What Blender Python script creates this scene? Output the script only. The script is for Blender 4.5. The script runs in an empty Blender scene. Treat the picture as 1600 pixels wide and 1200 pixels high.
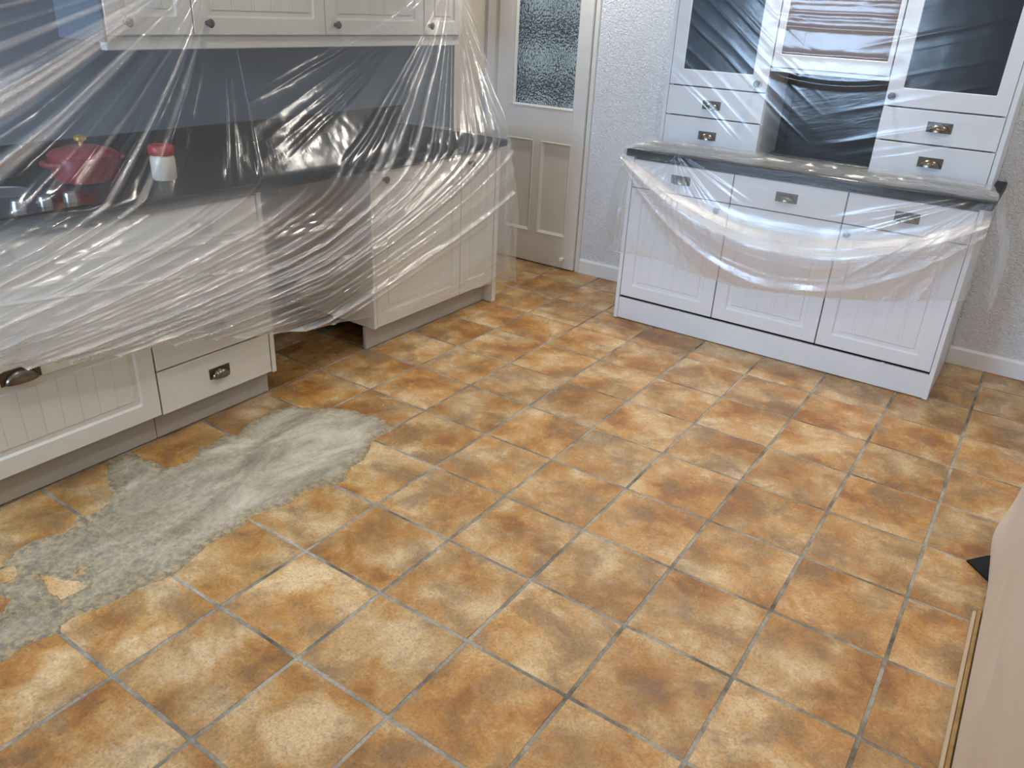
import bpy, math, random
import numpy as np
from mathutils import Matrix, Vector

random.seed(7)
rng = np.random.default_rng(11)
scene = bpy.context.scene
COL = scene.collection

# ------------------------------------------------------------------ camera
F_PX = 1224.5
RIGHT = (0.82364899, 0.5651822, 0.04659852)
DOWN = (0.28112097, -0.3355527, -0.89909698)
FWD = (-0.49251735, 0.75364014, -0.43526221)
CAM = (1.66716, -2.70078, 1.63916)
cam = bpy.data.cameras.new('camera')
cam.sensor_width = 36.0
cam.lens = F_PX / 1600.0 * 36.0
cam.clip_start = 0.02
camo = bpy.data.objects.new('camera', cam)
COL.objects.link(camo)
camo.matrix_world = Matrix(((RIGHT[0], -DOWN[0], -FWD[0], CAM[0]),
                            (RIGHT[1], -DOWN[1], -FWD[1], CAM[1]),
                            (RIGHT[2], -DOWN[2], -FWD[2], CAM[2]),
                            (0, 0, 0, 1)))
scene.camera = camo

# ------------------------------------------------------------------ world, light, exposure
W = bpy.data.worlds.new('sky')
scene.world = W
W.use_nodes = True
W.node_tree.nodes['Background'].inputs[0].default_value = (0.55, 0.72, 1.0, 1)
W.node_tree.nodes['Background'].inputs[1].default_value = 1.2

vs = scene.view_settings
vs.view_transform = 'Standard'
vs.look = 'None'
vs.exposure = -0.49
vs.gamma = 1.0
vs.use_curve_mapping = False


def light(name, kind, loc, energy, color, **kw):
    d = bpy.data.lights.new(name, kind)
    d.energy = energy
    d.color = color
    for k, v in kw.items():
        if k != 'rot':
            setattr(d, k, v)
    o = bpy.data.objects.new(name, d)
    o.location = loc
    o.rotation_euler = kw.get('rot', (0, 0, 0))
    COL.objects.link(o)
    return o


CEIL = 2.40
# daylight entering by the window behind the camera
light('window_daylight', 'AREA', (-0.8, -4.12, 1.57), 215.0, (0.50, 0.72, 1.0), shape='RECTANGLE', size=1.6, size_y=1.05,
      rot=(math.radians(90), 0, 0))
SPOTS = [(-0.88, 1.55), (0.58, 1.41), (-0.84, -0.25), (0.75, -0.15), (-0.62, -1.65), (0.75, -1.75), (1.75, 1.2), (1.95, -0.15), (1.95, -1.75), (0.10, -3.1)]  # last three are unseen lamps added to brighten the film streaks
SPOT_E = [32, 66, 15, 26, 18, 29, 20, 20, 24, 22]
for (sx, sy), e in zip(SPOTS, SPOT_E):
    light('downlight_lamp', 'SPOT', (sx, sy, CEIL - 0.012), e * 1.6, (1.0, 0.93, 0.83), shadow_soft_size=0.035,
          spot_size=math.radians(150), spot_blend=0.7)
light('hall_fill_lamp', 'POINT', (-0.75, 2.9, 1.9), 10, (1.0, 0.95, 0.88), shadow_soft_size=0.08)  # unseen lamp added to light the hall behind the door glass

# ------------------------------------------------------------------ helpers
ORG = {}


def org(o):
    return np.array(ORG.get(o.name, (0, 0, 0)), float) if o is not None else np.zeros(3)


def tag(o, label=None, cat=None, group=None, kind=None):
    if label: o['label'] = label
    if cat: o['category'] = cat
    if group: o['group'] = group
    if kind: o['kind'] = kind
    return o


def thing(name, loc, label=None, cat=None, group=None, kind=None):
    o = bpy.data.objects.new(name, None)
    o.empty_display_size = 0.05
    COL.objects.link(o)
    o.location = loc
    ORG[o.name] = tuple(loc)
    return tag(o, label, cat, group, kind)


def link(name, me, parent, origin):
    o = bpy.data.objects.new(name, me)
    COL.objects.link(o)
    if parent is not None:
        o.parent = parent
        o.location = (0, 0, 0)
        ORG[o.name] = tuple(org(parent))
    else:
        o.location = tuple(origin)
        ORG[o.name] = tuple(origin)
    return o


class MB:
    def __init__(s):
        s.v = []
        s.f = []

    def quad(s, pts):
        n = len(s.v)
        s.v += [tuple(p) for p in pts]
        s.f.append(tuple(range(n, n + len(pts))))
        return s

    def box(s, x0, x1, y0, y1, z0, z1, c=0.0):
        if c <= 0:
            n = len(s.v)
            s.v += [(x0, y0, z0), (x1, y0, z0), (x1, y1, z0), (x0, y1, z0), (x0, y0, z1), (x1, y0, z1), (x1, y1, z1), (x0, y1, z1)]
            s.f += [tuple(n + i for i in q) for q in ((3, 2, 1, 0), (4, 5, 6, 7), (0, 1, 5, 4), (1, 2, 6, 5), (2, 3, 7, 6), (3, 0, 4, 7))]
            return s
        # chamfered box
        lo = (x0, y0, z0)
        hi = (x1, y1, z1)
        idx = {}
        for sx in (0, 1):
            for sy in (0, 1):
                for sz in (0, 1):
                    for ax in range(3):
                        sg = (sx, sy, sz)
                        p = []
                        for a in range(3):
                            b = hi[a] if sg[a] else lo[a]
                            if a != ax:
                                b += -c if sg[a] else c
                            p.append(b)
                        idx[(sx, sy, sz, ax)] = len(s.v)
                        s.v.append(tuple(p))
        cen = np.array([(x0 + x1) / 2, (y0 + y1) / 2, (z0 + z1) / 2])

        def add(k):
            P = np.array([s.v[i] for i in k])
            n = np.cross(P[1] - P[0], P[2] - P[0])
            if np.dot(n, P.mean(0) - cen) < 0:
                k = k[::-1]
            s.f.append(tuple(k))
        for ax in range(3):
            o1, o2 = [a for a in range(3) if a != ax]
            for sd in (0, 1):
                def K(p, q):
                    g = [0, 0, 0]
                    g[ax] = sd; g[o1] = p; g[o2] = q
                    return idx[(g[0], g[1], g[2], ax)]
                add([K(0, 0), K(1, 0), K(1, 1), K(0, 1)])
            # edges along ax
            for p in (0, 1):
                for q in (0, 1):
                    def E(t, which):
                        g = [0, 0, 0]
                        g[ax] = t; g[o1] = p; g[o2] = q
                        return idx[(g[0], g[1], g[2], which)]
                    add([E(0, o1), E(1, o1), E(1, o2), E(0, o2)])
        for sx in (0, 1):
            for sy in (0, 1):
                for sz in (0, 1):
                    add([idx[(sx, sy, sz, a)] for a in range(3)])
        return s

    def lathe(s, prof, c, axis=(0, 0, 1), n=24):
        ax = Vector(axis).normalized()
        t = Vector((1, 0, 0)) if abs(ax.x) < 0.9 else Vector((0, 1, 0))
        e1 = ax.cross(t).normalized()
        e2 = ax.cross(e1)
        base = len(s.v)
        for (r, h) in prof:
            for k in range(n):
                a = 2 * math.pi * k / n
                p = Vector(c) + ax * h + (e1 * math.cos(a) + e2 * math.sin(a)) * r
                s.v.append(tuple(p))
        for i in range(len(prof) - 1):
            for k in range(n):
                k2 = (k + 1) % n
                s.f.append((base + i * n + k, base + i * n + k2, base + (i + 1) * n + k2, base + (i + 1) * n + k))
        s.f.append(tuple(base + k for k in range(n))[::-1])
        s.f.append(tuple(base + (len(prof) - 1) * n + k for k in range(n)))
        return s

    def build(s, name, mat, parent=None, origin=(0, 0, 0), smooth=False):
        me = bpy.data.meshes.new(name)
        o = org(parent) if parent is not None else np.array(origin, float)
        me.from_pydata((np.array(s.v, float) - o).tolist(), [], s.f)
        me.materials.append(mat)
        if smooth:
            me.polygons.foreach_set('use_smooth', [True] * len(me.polygons))
            try:
                me.set_sharp_from_angle(angle=math.radians(40))
            except Exception:
                pass
        me.update()
        return link(name, me, parent, o)


def grid_mesh(name, P, mat, parent=None, origin=(0, 0, 0), uv=None, attr=None, keep=None):
    """P: (n, m, 3) grid of world points -> smooth mesh"""
    n, m, _ = P.shape
    o = org(parent) if parent is not None else np.array(origin, float)
    idx = np.arange(n * m).reshape(n, m)
    q = np.stack([idx[:-1, :-1], idx[1:, :-1], idx[1:, 1:], idx[:-1, 1:]], -1).reshape(-1, 4)
    if keep is not None:
        q = q[keep.reshape(-1)]
    V = (P.reshape(-1, 3) - o)
    used = np.unique(q)
    remap = np.full(n * m, -1)
    remap[used] = np.arange(len(used))
    q = remap[q]
    V = V[used]
    me = bpy.data.meshes.new(name)
    me.vertices.add(len(V))
    me.vertices.foreach_set('co', V.astype(np.float32).ravel())
    me.loops.add(len(q) * 4)
    me.loops.foreach_set('vertex_index', q.ravel().astype(np.int32))
    me.polygons.add(len(q))
    me.polygons.foreach_set('loop_start', np.arange(0, len(q) * 4, 4, dtype=np.int32))
    me.polygons.foreach_set('loop_total', np.full(len(q), 4, dtype=np.int32))
    me.polygons.foreach_set('use_smooth', np.ones(len(q), dtype=bool))
    me.update(calc_edges=True)
    if uv is not None:
        l = me.uv_layers.new(name='fold')
        l.data.foreach_set('uv', uv.reshape(-1, 2)[used][q.ravel()].astype(np.float32).ravel())
    if attr is not None:
        for an, av in attr.items():
            a = me.attributes.new(an, 'FLOAT', 'POINT')
            a.data.foreach_set('value', np.broadcast_to(av, (n, m)).reshape(-1)[used].astype(np.float32))
    me.materials.append(mat)
    return link(name, me, parent, o)


# ------------------------------------------------------------------ numpy noise
_perm = rng.random((256, 256))


def vnoise(x, y):
    x = np.asarray(x, float); y = np.asarray(y, float)
    xi = np.floor(x).astype(int); yi = np.floor(y).astype(int)
    fx = x - xi; fy = y - yi
    fx = fx * fx * (3 - 2 * fx); fy = fy * fy * (3 - 2 * fy)
    g = lambda a, b: _perm[a % 256, b % 256]
    return (g(xi, yi) * (1 - fx) + g(xi + 1, yi) * fx) * (1 - fy) + (g(xi, yi + 1) * (1 - fx) + g(xi + 1, yi + 1) * fx) * fy


def fbm(x, y, o=4):
    s = 0; a = 0.5
    for k in range(o):
        s = s + a * (vnoise(x * 2 ** k + 17.3 * k, y * 2 ** k + 5.1 * k) - 0.5)
        a *= 0.5
    return s


def sstep(a, b, x):
    t = np.clip((x - a) / (b - a), 0, 1)
    return t * t * (3 - 2 * t)


# ------------------------------------------------------------------ materials
def srgb(r, g, b):
    f = lambda c: (c / 255 / 12.92) if c <= 10.3 else ((c / 255 + 0.055) / 1.055) ** 2.4
    return (f(r), f(g), f(b), 1.0)


class NT:
    def __init__(s, name):
        s.m = bpy.data.materials.new(name)
        s.m.use_nodes = True
        s.t = s.m.node_tree
        s.b = s.t.nodes['Principled BSDF']
        s.out = s.t.nodes['Material Output']

    def n(s, typ, **kw):
        nd = s.t.nodes.new(typ)
        for k, v in kw.items():
            if k.startswith('_'):
                nd.inputs[k[1:].replace('_', ' ')].default_value = v
            else:
                setattr(nd, k, v)
        return nd

    def l(s, a, b):
        s.t.links.new(a, b)

    def ramp(s, src, stops):
        r = s.n('ShaderNodeValToRGB')
        e = r.color_ramp.elements
        while len(e) < len(stops):
            e.new(0.5)
        for i, (p, c) in enumerate(stops):
            e[i].position = p
            e[i].color = c if len(c) == 4 else (*c, 1)
        s.l(src, r.inputs[0])
        return r

    def noise(s, vec, scale, detail=4, rough=0.55, dist=0.0):
        nd = s.n('ShaderNodeTexNoise')
        nd.inputs['Scale'].default_value = scale
        nd.inputs['Detail'].default_value = detail
        nd.inputs['Roughness'].default_value = rough
        nd.inputs['Distortion'].default_value = dist
        if vec is not None:
            s.l(vec, nd.inputs['Vector'])
        return nd

    def bump(s, src, strength, dist, prev=None):
        b = s.n('ShaderNodeBump')
        b.inputs['Strength'].default_value = strength
        b.inputs['Distance'].default_value = dist
        s.l(src, b.inputs['Height'])
        if prev is not None:
            s.l(prev.outputs[0], b.inputs['Normal'])
        return b

    def mix(s, fac, a, b, blend='MIX'):
        m = s.n('ShaderNodeMix', data_type='RGBA', blend_type=blend)
        for sock, val in ((m.inputs[0], fac), (m.inputs[6], a), (m.inputs[7], b)):
            if isinstance(val, (int, float)):
                sock.default_value = val
            elif isinstance(val, tuple):
                sock.default_value = val
            else:
                s.l(val, sock)
        return m.outputs[2]


def simple(name, col, rough=0.5, metal=0.0, noise=0.0, nscale=40, bump=0.0, bscale=200, spec=0.5):
    t = NT(name)
    pos = t.n('ShaderNodeNewGeometry').outputs['Position']
    t.b.inputs['Base Color'].default_value = col
    t.b.inputs['Roughness'].default_value = rough
    t.b.inputs['Metallic'].default_value = metal
    t.b.inputs['Specular IOR Level'].default_value = spec
    if noise > 0:
        nz = t.noise(pos, nscale, 3)
        r = t.ramp(nz.outputs[0], [(0.3, tuple(c * (1 - noise) for c in col[:3])), (0.7, tuple(min(1, c * (1 + noise)) for c in col[:3]))])
        t.l(r.outputs[0], t.b.inputs['Base Color'])
    if bump > 0:
        nb = t.noise(pos, bscale, 3)
        t.l(t.bump(nb.outputs[0], bump, 0.002).outputs[0], t.b.inputs['Normal'])
    return t.m


def make_tile():
    t = NT('terracotta_tile')
    tc = t.n('ShaderNodeTexCoord')
    oi = t.n('ShaderNodeObjectInfo')
    sc = t.n('ShaderNodeVectorMath', operation='SCALE')
    comb = t.n('ShaderNodeCombineXYZ')
    mm = t.n('ShaderNodeMath', operation='MULTIPLY'); mm.inputs[1].default_value = 91.7
    t.l(oi.outputs['Random'], mm.inputs[0])
    mm2 = t.n('ShaderNodeMath', operation='MULTIPLY'); mm2.inputs[1].default_value = 37.3
    t.l(oi.outputs['Random'], mm2.inputs[0])
    t.l(mm.outputs[0], comb.inputs[0]); t.l(mm2.outputs[0], comb.inputs[1]); t.l(mm.outputs[0], comb.inputs[2])
    add = t.n('ShaderNodeVectorMath', operation='ADD')
    t.l(tc.outputs['Object'], add.inputs[0]); t.l(comb.outputs[0], add.inputs[1])
    v = add.outputs[0]
    big = t.noise(v, 4.6, 2, 0.45, 0.4)
    mid = t.noise(v, 16, 6, 0.66, 0.9)
    grey = t.noise(v, 6.0, 5, 0.62, 0.5)
    fine = t.noise(v, 120, 5, 0.75, 0.6)
    m1 = t.n('ShaderNodeMath', operation='MULTIPLY_ADD'); m1.inputs[1].default_value = 0.38
    t.l(mid.outputs[0], m1.inputs[0])
    m2 = t.n('ShaderNodeMath', operation='MULTIPLY'); m2.inputs[1].default_value = 0.70
    t.l(big.outputs[0], m2.inputs[0]); t.l(m2.outputs[0], m1.inputs[2])
    r = t.ramp(m1.outputs[0], [(0.39, srgb(154, 104, 52)), (0.48, srgb(186, 136, 74)), (0.57, srgb(200, 160, 106)), (0.68, srgb(220, 192, 150))])
    gr = t.ramp(grey.outputs[0], [(0.47, (0, 0, 0)), (0.66, (0.75, 0.75, 0.75))])
    c = t.mix(gr.outputs[0], r.outputs[0], srgb(140, 114, 84))
    fr = t.ramp(fine.outputs[0], [(0.36, (0.60, 0.57, 0.54)), (0.50, (0.98, 0.98, 0.97)), (0.66, (1.22, 1.22, 1.20))])
    c = t.mix(0.8, c, fr.outputs[0], 'MULTIPLY')
    # every tile its own slight tone
    rr = t.ramp(oi.outputs['Random'], [(0.0, (0.86, 0.84, 0.82)), (0.5, (1.0, 1.0, 1.0)), (1.0, (1.05, 1.0, 0.93))])
    c = t.mix(1.0, c, rr.outputs[0], 'MULTIPLY')
    t.l(c, t.b.inputs['Base Color'])
    rg = t.ramp(mid.outputs[0], [(0.3, (0.36,) * 3), (0.7, (0.22,) * 3)])
    t.l(rg.outputs[0], t.b.inputs['Roughness'])
    b1 = t.bump(fine.outputs[0], 0.55, 0.003)
    b2 = t.bump(mid.outputs[0], 0.4, 0.004, b1)
    t.l(b2.outputs[0], t.b.inputs['Normal'])
    return t.m


def make_cement():
    t = NT('cement_skim')
    pos = t.n('ShaderNodeNewGeometry').outputs['Position']
    mp = t.n('ShaderNodeMapping'); mp.inputs['Scale'].default_value = (2.2, 1.0, 1)
    t.l(pos, mp.inputs[0])
    n1 = t.noise(mp.outputs[0], 3.2, 8, 0.68, 0.8)
    n2 = t.noise(pos, 48, 6, 0.74, 0.3)
    n3 = t.noise(pos, 120, 3, 0.6)
    at = t.n('ShaderNodeAttribute', attribute_name='thick')
    r = t.ramp(n1.outputs[0], [(0.30, srgb(126, 117, 99)), (0.46, srgb(164, 153, 133)), (0.64, srgb(204, 194, 172))])
    fr = t.ramp(n2.outputs[0], [(0.28, (0.66, 0.65, 0.62)), (0.5, (1, 1, 1)), (0.75, (1.1, 1.1, 1.08))])
    c = t.mix(0.75, r.outputs[0], fr.outputs[0], 'MULTIPLY')
    # the thin outer smear is darker and sandier than the thick middle
    er = t.ramp(at.outputs['Fac'], [(0.0, (1, 1, 1)), (0.75, (0, 0, 0))])
    sand = t.ramp(n2.outputs[0], [(0.42, srgb(112, 106, 90)), (0.60, srgb(186, 158, 112))])
    em = t.n('ShaderNodeMath', operation='MULTIPLY'); em.inputs[1].default_value = 0.85
    t.l(er.outputs[0], em.inputs[0])
    c = t.mix(em.outputs[0], c, sand.outputs[0])
    pit = t.ramp(n3.outputs[0], [(0.27, (0.3, 0.3, 0.28)), (0.335, (1, 1, 1))])
    c = t.mix(1.0, c, pit.outputs[0], 'MULTIPLY')
    t.l(c, t.b.inputs['Base Color'])
    t.b.inputs['Roughness'].default_value = 0.8
    b0 = t.bump(n1.outputs[0], 0.6, 0.012)
    b1 = t.bump(n2.outputs[0], 0.7, 0.005, b0)
    b2 = t.bump(n3.outputs[0], 0.4, 0.002, b1)
    t.l(b2.outputs[0], t.b.inputs['Normal'])
    return t.m


def make_grout():
    t = NT('grey_grout')
    pos = t.n('ShaderNodeNewGeometry').outputs['Position']
    n1 = t.noise(pos, 5, 4, 0.6)
    n2 = t.noise(pos, 90, 4, 0.7)
    r = t.ramp(n1.outputs[0], [(0.34, srgb(88, 87, 80)), (0.60, srgb(172, 168, 157))])  # broad pale and dark patches stand in for uneven light on the grout
    fr = t.ramp(n2.outputs[0], [(0.3, (0.55, 0.55, 0.53)), (0.6, (1.05, 1.05, 1.05))])
    t.l(t.mix(0.8, r.outputs[0], fr.outputs[0], 'MULTIPLY'), t.b.inputs['Base Color'])
    t.b.inputs['Roughness'].default_value = 0.85
    t.l(t.bump(n2.outputs[0], 0.5, 0.002).outputs[0], t.b.inputs['Normal'])
    return t.m


def make_wallpaper(name, col):
    t = NT(name)
    pos = t.n('ShaderNodeNewGeometry').outputs['Position']
    n1 = t.noise(pos, 70, 3, 0.55, 1.2)
    n2 = t.noise(pos, 160, 2, 0.5)
    t.b.inputs['Base Color'].default_value = col
    t.b.inputs['Roughness'].default_value = 0.6
    b = t.bump(n1.outputs[0], 1.0, 0.014)
    t.l(t.bump(n2.outputs[0], 0.3, 0.002, b).outputs[0], t.b.inputs['Normal'])
    return t.m


def make_worktop():
    t = NT('dark_speckled_laminate')
    pos = t.n('ShaderNodeNewGeometry').outputs['Position']
    n1 = t.noise(pos, 120, 4, 0.7)
    n2 = t.noise(pos, 30, 3, 0.6)
    r = t.ramp(n1.outputs[0], [(0.38, srgb(16, 19, 23)), (0.58, srgb(30, 35, 40)), (0.76, srgb(62, 68, 72))])
    fr = t.ramp(n2.outputs[0], [(0.3, (0.7, 0.7, 0.7)), (0.7, (1.2, 1.2, 1.2))])
    t.l(t.mix(1, r.outputs[0], fr.outputs[0], 'MULTIPLY'), t.b.inputs['Base Color'])
    t.b.inputs['Roughness'].default_value = 0.45
    t.b.inputs['Specular IOR Level'].default_value = 0.25
    return t.m


def make_film(name, milk, edge, gloss, crinkle, su=55.0, sv=9.0, fres=1.0, ffold=0.3):
    t = NT(name)
    t.t.nodes.remove(t.b)
    uv = t.n('ShaderNodeUVMap', uv_map='fold')
    mp = t.n('ShaderNodeMapping'); mp.inputs['Scale'].default_value = (su, sv, 1)
    t.l(uv.outputs[0], mp.inputs[0])
    pos = t.n('ShaderNodeNewGeometry').outputs['Position']
    n1 = t.noise(mp.outputs[0], 1.0, 4, 0.6, 0.6)
    n2 = t.noise(pos, 130, 4, 0.65, 0.8)
    fa_ = t.n('ShaderNodeAttribute', attribute_name='crumple')
    hz_ = t.n('ShaderNodeAttribute', attribute_name='haze')
    msk = t.noise(pos, 5.0, 3, 0.5)
    mr0 = t.ramp(msk.outputs[0], [(0.40, (0.25,) * 3), (0.60, (1, 1, 1))])
    mr = t.n('ShaderNodeMath', operation='MULTIPLY')
    t.l(mr0.outputs[0], mr.inputs[0]); t.l(fa_.outputs['Fac'], mr.inputs[1])
    mul = t.n('ShaderNodeMath', operation='MULTIPLY')
    t.l(n2.outputs[0], mul.inputs[0]); t.l(mr.outputs[0], mul.inputs[1])
    c1 = t.n('ShaderNodeMath', operation='MULTIPLY_ADD'); c1.inputs[1].default_value = 0.9; c1.inputs[2].default_value = 0.10
    t.l(fa_.outputs['Fac'], c1.inputs[0])
    c2 = t.n('ShaderNodeMath', operation='MULTIPLY')
    t.l(n1.outputs[0], c2.inputs[0]); t.l(c1.outputs[0], c2.inputs[1])
    b1 = t.bump(c2.outputs[0], 0.55 * crinkle, 0.006)
    b2 = t.bump(mul.outputs[0], 0.9 * crinkle, 0.006, b1)
    tr = t.n('ShaderNodeBsdfTransparent'); tr.inputs[0].default_value = (0.97, 0.975, 0.97, 1)
    di = t.n('ShaderNodeBsdfDiffuse'); di.inputs[0].default_value = (0.91, 0.94, 0.97, 1)
    tl = t.n('ShaderNodeBsdfTranslucent'); tl.inputs[0].default_value = (0.91, 0.94, 0.97, 1)
    gl = t.n('ShaderNodeBsdfGlossy'); gl.inputs['Color'].default_value = (1, 1, 1, 1)
    gl.inputs['Roughness'].default_value = gloss
    for s in (di, tl, gl):
        t.l(b2.outputs[0], s.inputs['Normal'])
    mk = t.n('ShaderNodeMixShader'); mk.inputs[0].default_value = 0.62
    t.l(di.outputs[0], mk.inputs[1]); t.l(tl.outputs[0], mk.inputs[2])
    lw = t.n('ShaderNodeLayerWeight'); lw.inputs['Blend'].default_value = 0.35
    pw = t.n('ShaderNodeMath', operation='POWER'); pw.inputs[1].default_value = 1.6
    t.l(lw.outputs['Facing'], pw.inputs[0])
    fa = t.n('ShaderNodeMath', operation='MULTIPLY_ADD')
    fa.inputs[1].default_value = edge; fa.inputs[2].default_value = milk
    t.l(pw.outputs[0], fa.inputs[0])
    fb = t.n('ShaderNodeMath', operation='ADD', use_clamp=True)
    t.l(fa.outputs[0], fb.inputs[0]); t.l(hz_.outputs['Fac'], fb.inputs[1])
    m1 = t.n('ShaderNodeMixShader')
    t.l(fb.outputs[0], m1.inputs[0]); t.l(tr.outputs[0], m1.inputs[1]); t.l(mk.outputs[0], m1.inputs[2])
    lf = t.n('ShaderNodeLayerWeight'); lf.inputs['Blend'].default_value = 0.5
    t.l(b2.outputs[0], lf.inputs['Normal'])
    f5 = t.n('ShaderNodeMath', operation='POWER'); f5.inputs[1].default_value = 5.0
    t.l(lf.outputs['Facing'], f5.inputs[0])
    fm = t.n('ShaderNodeMath', operation='MULTIPLY_ADD', use_clamp=True)
    fm.inputs[1].default_value = 0.5
    t.l(f5.outputs[0], fm.inputs[0])
    ff = t.n('ShaderNodeMath', operation='MULTIPLY_ADD')
    ff.inputs[1].default_value = ffold; ff.inputs[2].default_value = fres
    t.l(fa_.outputs['Fac'], ff.inputs[0]); t.l(ff.outputs[0], fm.inputs[2])
    m2 = t.n('ShaderNodeMixShader')
    t.l(fm.outputs[0], m2.inputs[0]); t.l(m1.outputs[0], m2.inputs[1]); t.l(gl.outputs[0], m2.inputs[2])
    t.l(m2.outputs[0], t.out.inputs['Surface'])
    return t.m


M = {}
M['tile'] = make_tile()
M['cement'] = make_cement()
M['grout'] = make_grout()
M['wallpaper'] = make_wallpaper('white_textured_wallpaper', srgb(238, 242, 248))
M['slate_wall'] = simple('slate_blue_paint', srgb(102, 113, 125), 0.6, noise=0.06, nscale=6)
M['plain_wall'] = simple('cream_paint', srgb(214, 206, 192), 0.7, noise=0.03, nscale=5)
M['ceiling'] = simple('white_ceiling_paint', srgb(238, 238, 235), 0.8)
M['gloss_white'] = simple('white_gloss_paint', srgb(226, 224, 220), 0.35, noise=0.02, nscale=8)
M['skirting'] = simple('white_skirting_paint', srgb(238, 240, 243), 0.35)
M['cab'] = simple('ivory_vinyl_cabinet', srgb(218, 215, 207), 0.38, noise=0.015, nscale=6)
M['cab_d'] = simple('white_vinyl_dresser', srgb(230, 233, 240), 0.38, noise=0.015, nscale=6)
M['plinth'] = simple('grey_vinyl_plinth', srgb(176, 172, 165), 0.42)
M['carcass'] = simple('pale_chipboard', srgb(170, 156, 140), 0.7)
M['worktop'] = make_worktop()
M['pewter'] = simple('dark_pewter', srgb(88, 82, 74), 0.34, metal=0.9, noise=0.15, nscale=60)
M['knob'] = simple('dark_bronze_knob', srgb(66, 60, 56), 0.42, metal=0.5, noise=0.15, nscale=60)
M['dome'] = simple('worn_pewter', srgb(122, 112, 98), 0.26, metal=0.95, noise=0.2, nscale=50)
M['darkglass'] = simple('dark_navy_glass', srgb(14, 22, 34), 0.3, spec=0.25)
M['niche'] = simple('dark_navy_panel', srgb(13, 21, 33), 0.5, spec=0.3)
M['brown'] = simple('brown_panel', srgb(112, 88, 74), 0.4, noise=0.06, nscale=7)
M['gap'] = simple('black_void', srgb(14, 13, 12), 0.9)
M['concrete'] = simple('bare_dark_concrete', srgb(40, 40, 40), 0.9, noise=0.3, nscale=25)
M['black'] = simple('black_rubber', srgb(8, 8, 9), 0.8)
M['beige'] = simple('beige_dust_sheet', srgb(226, 213, 197), 0.55, noise=0.05, nscale=3)
M['pale_strip'] = simple('pale_clear_strip', srgb(206, 186, 158), 0.3)
M['ochre_strip'] = simple('ochre_wood_strip', srgb(172, 138, 80), 0.55, noise=0.25, nscale=30)
M['red'] = simple('red_enamel', srgb(128, 30, 38), 0.3)
M['lid_red'] = simple('red_plastic_lid', srgb(165, 36, 36), 0.4)
M['jar'] = simple('white_ceramic', srgb(215, 205, 190), 0.3)
M['gold'] = simple('gold_knob', srgb(214, 160, 70), 0.3, metal=0.6)
M['hob'] = simple('black_hob_glass', srgb(12, 14, 18), 0.1)
M['steel'] = simple('brushed_steel', srgb(170, 176, 184), 0.28, metal=0.9)
M['white_plastic'] = simple('white_plastic', srgb(240, 240, 238), 0.4)
M['lamp'] = None
M['film_k'] = make_film('clear_dust_film', 0.068, 0.26, 0.15, 1.0, fres=0.055, ffold=0.52)
M['film_d'] = make_film('thin_clear_film', 0.012, 0.16, 0.17, 1.0, 40.0, 8.0, fres=0.032, ffold=0.32)


def make_emit(name, col, s):
    t = NT(name)
    t.b.inputs['Emission Color'].default_value = col
    t.b.inputs['Emission Strength'].default_value = s
    t.b.inputs['Base Color'].default_value = (0.8, 0.8, 0.8, 1)
    return t.m


M['lamp'] = make_emit('lit_lamp_face', (1, 0.92, 0.8, 1), 12)


def make_obscure():
    t = NT('obscure_glass')
    t.b.inputs['Base Color'].default_value = srgb(128, 142, 145)
    t.b.inputs['Roughness'].default_value = 0.06
    t.b.inputs['Transmission Weight'].default_value = 0.9
    t.b.inputs['IOR'].default_value = 1.45
    return t.m


M['obscure'] = make_obscure()
M['hall_glow'] = make_emit('glowing_hall_panes', (0.86, 0.95, 1.0, 1), 0.75)  # glow for the added panes in the hall
M['hall_grey'] = simple('grey_hall_paint', srgb(120, 128, 130), 0.7)


def make_glass():
    t = NT('window_glass')
    t.t.nodes.remove(t.b)
    a = t.n('ShaderNodeBsdfTransparent')
    g = t.n('ShaderNodeBsdfGlossy'); g.inputs['Roughness'].default_value = 0.02
    f = t.n('ShaderNodeFresnel')
    m = t.n('ShaderNodeMixShader')
    t.l(f.outputs[0], m.inputs[0]); t.l(a.outputs[0], m.inputs[1]); t.l(g.outputs[0], m.inputs[2])
    t.l(m.outputs[0], t.out.inputs['Surface'])
    return t.m


M['glass'] = make_glass()

# ------------------------------------------------------------------ the room
XL, XR, YB, YF = -1.70, 2.75, 1.90, -4.0
S = 0.333
G = 0.0108


def struct(o):
    o['kind'] = 'structure'
    return o


floor = struct(MB().box(XL - 0.1, XR + 0.1, YF - 0.1, YB + 1.4, -0.12, -0.0018).build('floor', M['grout']))
tag(floor, 'square orange brown mottled floor tiles laid in grey grout', None)


def tile_mesh(x0, x1, y0, y1, cx, cy):
    c = 0.0016
    zz = (-0.006, -0.0014, 0.0)
    v = []
    for z, i in ((zz[0], 0), (zz[1], 0), (zz[2], c)):
        v += [(x0 + i - cx, y0 + i - cy, z), (x1 - i - cx, y0 + i - cy, z), (x1 - i - cx, y1 - i - cy, z), (x0 + i - cx, y1 - i - cy, z)]
    f = [(8, 9, 10, 11)]
    for a in (0, 4):
        for k in range(4):
            k2 = (k + 1) % 4
            f.append((a + k, a + k2, a + 4 + k2, a + 4 + k))
    me = bpy.data.meshes.new('tile')
    me.from_pydata(v, [], f)
    me.materials.append(M['tile'])
    return me


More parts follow.
